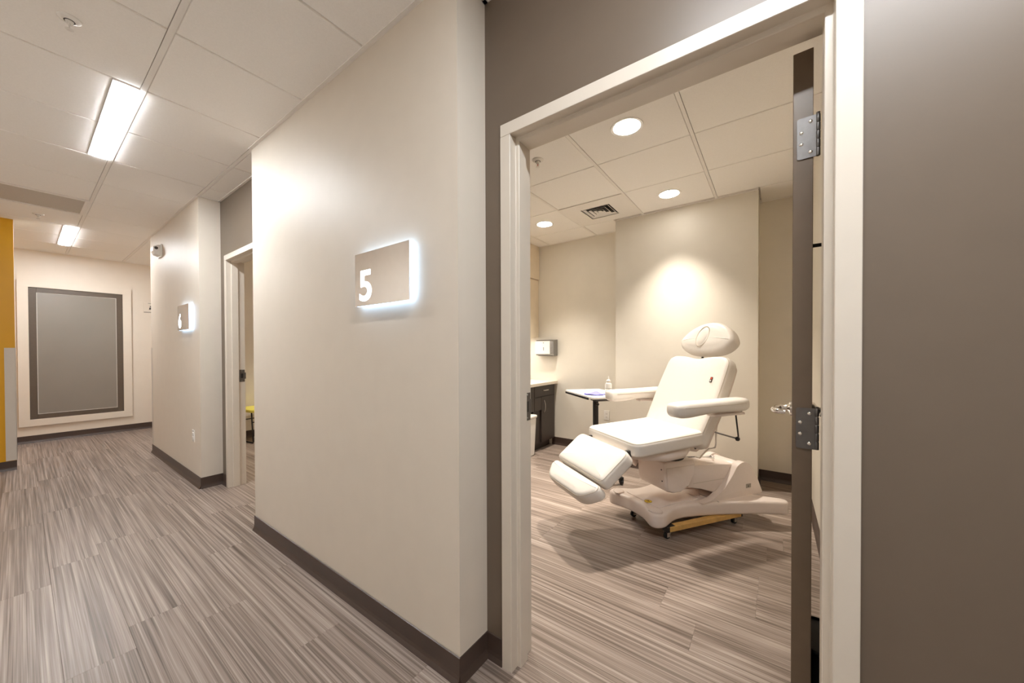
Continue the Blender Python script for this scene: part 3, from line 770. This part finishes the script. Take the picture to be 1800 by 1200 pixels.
# leg rest and foot bolster
la = math.radians(39.5); cb, sb = math.cos(la), math.sin(la)
mL = frame_mtx((0, -.975+.102*sb, .512-.102*cb), X1, (0, cb, sb))
lo = roundpoly([(-.292, .0), (.268, .0), (.278, .262), (-.284, .262)], [.04, .04, .06, .06], 6)
lg = obj('leg_rest', pad(lo, .098, .034, .005, mL, .025, .024), 'vinyl', ch, True)
obj('seam', edge_line(lo, mL, .084, .002, .0063), 'seam', lg, True)
fo = roundpoly([(.262, -.010), (-.285, -.010), (-.305, -.06), (-.225, -.152), (.19, -.145), (.275, -.055)], [.045, .045, .05, .10, .10, .05], 8)
mF = mL @ T(0, 0, -.012)
fb = obj('foot_bolster', pad(fo, .096, .030, .005, mF, .022, .020), 'vinyl', ch, True)
obj('seam', edge_line(fo, mF, .083, .002, .0052), 'seam', fb, True)
obj('slide_rail', box(-.12, .12, -.9, -.72, .0, .02) if False else merge(None, box(-.15, .15, -.02, .24, -.014, .004, .003), mL), 'shell', ch)
# backrest
ba = math.radians(62.7); cb, sb = math.cos(ba), math.sin(ba); nb = Vector((0, -sb, cb))
mB = frame_mtx(Vector((0, -.190, .740))-nb*.104, X1, (0, cb, sb))
bo = roundpoly([(-.272, -.105), (.272, -.105), (.292, .27), (.275, .565), (.11, .565), (0, .540), (-.11, .565), (-.275, .565), (-.288, .27)], [.05, .05, .2, .15, .12, .12, .12, .15, .2], 8)
bk = obj('backrest', pad(bo, .102, .034, .010, mB, .03, .026), 'vinyl', ch, True)
obj('seam', edge_line(bo, mB, .088, .002, .0063), 'seam', bk, True)
obj('back_shell', pad(inset(bo, .02), .035, .012, 0, mB @ T(0, .0, -.030), .04), 'shell', ch, 'auto')
tg = obj('care_tag', merge(None, box(.196, .212, .352, .390, .1012, .1040), mB @ T(0, 0, .0105)), 'black', bk, label='small black fabric label with a red print')
obj('tag_print', merge(None, box(.199, .210, .373, .387, .1040, .1046), mB @ T(0, 0, .0105)), 'red', tg)
obj('tag_mark', merge(None, box(.200, .208, .356, .368, .1040, .1046), mB @ T(0, 0, .0105)), 'white', tg)
# headrest
mH = mB @ T(.010, .588, .006) @ Matrix.Diagonal((.865, 1.03, 1, 1))
ho = chaikin(chaikin([(-.270, .085), (-.215, .025), (-.10, -.002), (.10, -.002), (.215, .025), (.270, .085), (.262, .125), (.20, .195), (.10, .243), (0, .256), (-.10, .243), (-.20, .195), (-.262, .125)]))
hd = obj('headrest', pad(ho, .105, .036, .012, mH, .022, .026), 'vinyl', ch, True)
pl = [(-.012+.055*math.cos(t), .122+.078*math.sin(t)) for t in [2*PI*k/28 for k in range(28)]]
obj('face_plug', pad(pl, .012, .006, .010, mH @ T(0, 0, .103), .03), 'vinyl', hd, True)
obj('plug_seam', tube([mH @ Vector((x*1.0, y, .1155)) for x, y in inset(pl, -.004)], .0028, 6, None, True), 'seam', hd, True)
b = bmesh.new()
for u in (-.05, .07): merge(b, tube([(u, .45, -.005), (u, .66, .0)], .008, 8), mB)
obj('headrest_bar', b, 'dgrey', ch, True)
# armrests
def arm(sx, v0, v1):
    u = sx*.362; L = v1-v0; S = []
    for t, hw, top, bot in ((0, .022, .930, .888), (.008, .040, .942, .876), (.03, .052, .949, .864), (.09, .060, .953, .856), (.18, .061, .955, .856), (.32, .060, .955, .864), (.48, .059, .955, .873), (.65, .059, .957, .874), (.82, .060, .959, .870), (.94, .058, .960, .872), (.985, .050, .957, .880), (1, .036, .950, .890)):
        top += .008; bot += .010; S.append(((u, v0+t*L, (top+bot)/2), hw, (top-bot)/2, 3.2))
    a = obj('armrest', loft(S, 28), 'vinyl', ch, True)
    b = tube([(u-sx*.0, v0+.03+L*.92*k/10, .869+.006*math.sin(k/10*PI)) for k in range(11)], .0022, 6)
    e1 = obj('seam', tube([(u+.0605, v0+.05+(L-.1)*k/10, .932+.004*k/10) for k in range(11)], .0012, 6), 'seam', a, True)
    obj('arm_plate', box(u-.03, u+.03, v0+L*.52, v1-.02, .858, .874, .004), 'shell', a)
    obj('arm_pivot', tube([(sx*.20, .10, .885), (u-sx*.02, .075, .868)], .014, 12), 'steel', a, True)
    lv = obj('arm_lever', tube([(u+sx*.0, .005, .868), (u+sx*.006, .012, .78), (u+sx*.008, .02, .715), (u+sx*.0, .026, .698)], .0048, 8), 'black', a, True)
    obj('lever_knob', lathe([(0, -.015), (.010, -.012), (.015, 0), (.010, .012), (0, .015)], 16, T(u-sx*.002, .026, .694)), 'black', lv, True)
    obj('support_rod', tube([(sx*.20, -.10, .738), (u-sx*.004, .024, .696)], .0052, 8), 'steel', a, True)
arm(1, -.530, .075); arm(-1, -.475, .095)
# lower link of back to seat
for u in (-.19, .19):
    obj('recline_bracket', prism([(-.235, .60), (-.16, .585), (-.10, .62), (-.06, .70), (-.10, .735), (-.15, .66), (-.22, .645)], u-.02, u+.02, 'x', .006, 2), 'shell', ch)
    obj('bracket_bolt', lathe([(0, .004), (.008, .003), (.009, 0)], 12, T(u+(.0205 if u > 0 else -.0205), -.175, .615) @ RY(PI/2 if u > 0 else -PI/2)), 'dgrey', ch)
# motor housing under the seat
mh = obj('motor_housing', prism([(-.366, .508), (-.352, .345), (-.335, .305), (-.28, .288), (-.21, .288), (-.14, .325), (-.095, .40), (-.085, .47), (-.09, .508)], -.150, .128, 'x', .014, 3), 'shell', ch, 'auto')
obj('housing_bracket', prism([(-.43, .57), (-.40, .44), (-.37, .40), (-.34, .44), (-.34, .57)], -.190, -.152, 'x', .006, 2), 'shell', mh, 'auto')
for zz in (.375, .455):
    obj('screw', lathe([(0, .003), (.0045, .0025), (.005, -.004)], 12, T(.100, -.352-(zz-.345)*.086, zz) @ RX(PI/2)), 'dgrey', mh)
obj('end_cap', prism([(-.345, .47), (-.335, .315), (-.275, .298), (-.215, .30), (-.15, .335), (-.108, .405), (-.10, .47)], .1282, .134, 'x', .002, 1), 'shell', mh, 'auto')
obj('swivel', lathe([(.12, .500), (.12, .575)], 28, T(0, -.23, 0)), 'dgrey', ch, 'auto')
# lift arm, column, base
la_ = obj('lift_arm', prism([(-.13, .445), (-.02, .452), (.33, .420), (.36, .30), (.24, .215), (.12, .232), (.0, .272), (-.13, .300)], -.108, .104, 'x', .010, 2), 'shell', ch, 'auto')
obj('panel_line', box(.1035, .1052, -.08, .27, .322, .3245), 'seam', la_)
colm = obj('column', prism(roundpoly([(-.06, .188), (.06, .205), (.16, .262), (.245, .350), (.30, .425), (.36, .447), (.43, .420), (.485, .350), (.525, .265), (.565, .188)], .03, 4), .098, .150, 'x', .012, 3), 'shell', ch, 'auto')
colm2 = obj('column', prism(roundpoly([(-.06, .188), (.06, .205), (.16, .262), (.245, .350), (.30, .425), (.36, .447), (.43, .420), (.485, .350), (.525, .265), (.565, .188)], .03, 4), -.155, -.102, 'x', .012, 3), 'shell', ch, 'auto')
obj('column_cover', prism([(.25, .20), (.30, .405), (.36, .436), (.43, .410), (.49, .335), (.55, .188)], -.105, .101, 'x', .004, 1), 'shell', ch, 'auto')
obj('top_slot', merge(None, box(-.095, -.078, .02, .335, -.002, .0015), T(0, 0, .4525) @ Matrix.Rotation(-.091, 4, 'X')), 'black', ch)
obj('rating_plate', box(.1495, .1515, .385, .435, .245, .275, .0005), 'lcd', colm, label='small grey rating plate')
obj('plate_mark', box(.1513, .1519, .404, .413, .252, .262), 'dgrey', colm)
half = [(.04, .050), (.10, .038), (.155, .010), (.195, .0), (.232, .022), (.245, .075), (.225, .135), (.198, .20), (.190, .27), (.205, .38), (.248, .53), (.302, .69), (.375, .86), (.435, .965), (.462, 1.01), (.458, 1.05), (.425, 1.068), (.385, 1.05), (.30, .97), (.24, .925), (.15, .905)]
base_pts = half+[(-x-(.025 if y < .15 else 0), y) for x, y in half[::-1]]
mBase = T(-.055, -.500, .092) @ Matrix.Rotation(math.radians(4), 4, 'Z')
bs = obj('base', merge(None, prism(chaikin(chaikin(base_pts)), 0, .098, 'z', .020, 4), mBase), 'shell', ch, 'auto')
obj('base_deck', merge(None, prism(roundpoly([(-.165, .10), (.165, .10), (.155, .28), (.165, .50), (-.165, .50), (-.155, .28)], .03, 4), 0, .0085, 'z', .0025, 2), mBase @ T(0, 0, .096)), 'shell', bs, 'auto')
for sx in (-1, 1):
    q = roundpoly([(sx*.150, .012), (sx*.200, .015), (sx*.228, .040), (sx*.232, .075), (sx*.20, .095), (sx*.15, .085)], .015, 3)
    obj('foot_cap', pad(q if sx > 0 else q[::-1], .012, .010, 0, mBase @ T(0, 0, .095), .02), 'shell', bs, 'auto')
obj('base_seam', merge(None, box(.10, .262, .575, .579, .0978, .0987), mBase), 'dgrey', bs)
sk = obj('hazard_sticker', merge(None, lathe([(0, 0), (.027, 0), (.027, .0008), (0, .0008)], 24), mBase @ T(.055, .115, .1052)), 'ysticker', bs, label='round yellow hazard sticker')
b = merge(None, box(-.014, .014, -.0035, .0035, 0, .0006), mBase @ T(.055, .115, .1060) @ Matrix.Rotation(.6, 4, 'Z'))
merge(b, box(-.012, .006, -.0025, .0025, 0, .0006), mBase @ T(.052, .120, .1060) @ Matrix.Rotation(-.7, 4, 'Z'))
merge(b, tube([(.0245*math.cos(2*PI*k/24), .0245*math.sin(2*PI*k/24), 0) for k in range(24)], .0009, 5, None, True), mBase @ T(.055, .115, .1060))
obj('sticker_print', b, 'black', sk)
# cord from the back to the column
cord = tube([(.20, .03, .80), (.215, .012, .74), (.22, .0, .68), (.22, .0, .63), (.205, .01, .60), (.17, .025, .585), (.13, .035, .57), (.09, .04, .53), (.04, .05, .475), (-.03, .08, .462), (-.01, .16, .458), (.03, .20, .456), (-.03, .25, .452)], .0055, 8)
obj('power_cord', cord, 'gwhite', ch, True, 'white coiled cable')

# furniture dolly under the chair base
dl = thing('furniture_dolly', 'pine furniture dolly on black casters under the treatment chair', 'dolly', (-.5, 2.95, 0), math.radians(-34))
for sx, nm in ((1, 'side_bar'), (-1, 'side_bar')):
    x = -.02+sx*.178
    obj(nm, box(x-.022, x+.022, -.36, .30, .058, .0915, .002), 'wood', dl)
for y in (-.36, .26): obj('cross_bar', box(-.176, .136, y, y+.045, .058, .0905, .002), 'wood', dl)
for sx in (1, -1):
    for y in (-.352, .272):
        x = -.02+sx*.172
        obj('corner_bracket', box(x-.0245, x+.0245, y-.03, y+.045, .054, .0918, .003), 'black', dl)
        cs = obj('caster', lathe([(0, -.011), (.020, -.011), (.024, -.008), (.024, .008), (.020, .011), (0, .011)], 20, T(x-.006, y-.004, .0245) @ RY(PI/2)), 'rubber', dl, 'auto')
        f = box(x-.021, x-.018, y-.016, y+.012, .016, .055); box(x+.006, x+.009, y-.016, y+.012, .016, .055, bm=f)
        obj('fork', f, 'chrome', cs)

# ------------------------------------------------------------------ stool in room 6
sl = thing('stool', 'pale yellow seat on a black wire sled frame in room 6', 'stool', (-6.03, 2.03, 0), math.radians(8))
obj('seat', pad(roundpoly([(-.21, -.20), (.21, -.20), (.21, .20), (-.21, .20)], .07, 6), .045, .018, .015, T(0, 0, .425), .03), 'ychair', sl, True)
for y in (-.17, .17):
    obj('sled_leg', tube([(-.16, y, .43), (-.20, y, .02), (-.19, y, .009), (.19, y, .009), (.20, y, .02), (.175, y, .25), (.16, y, .43)], .009, 8), 'black', sl, True)
for x in (-.172, .172): obj('stretcher', tube([(x, -.17, .29), (x, .17, .29)], .007, 8), 'black', sl, True)
bpy.context.view_layer.update()
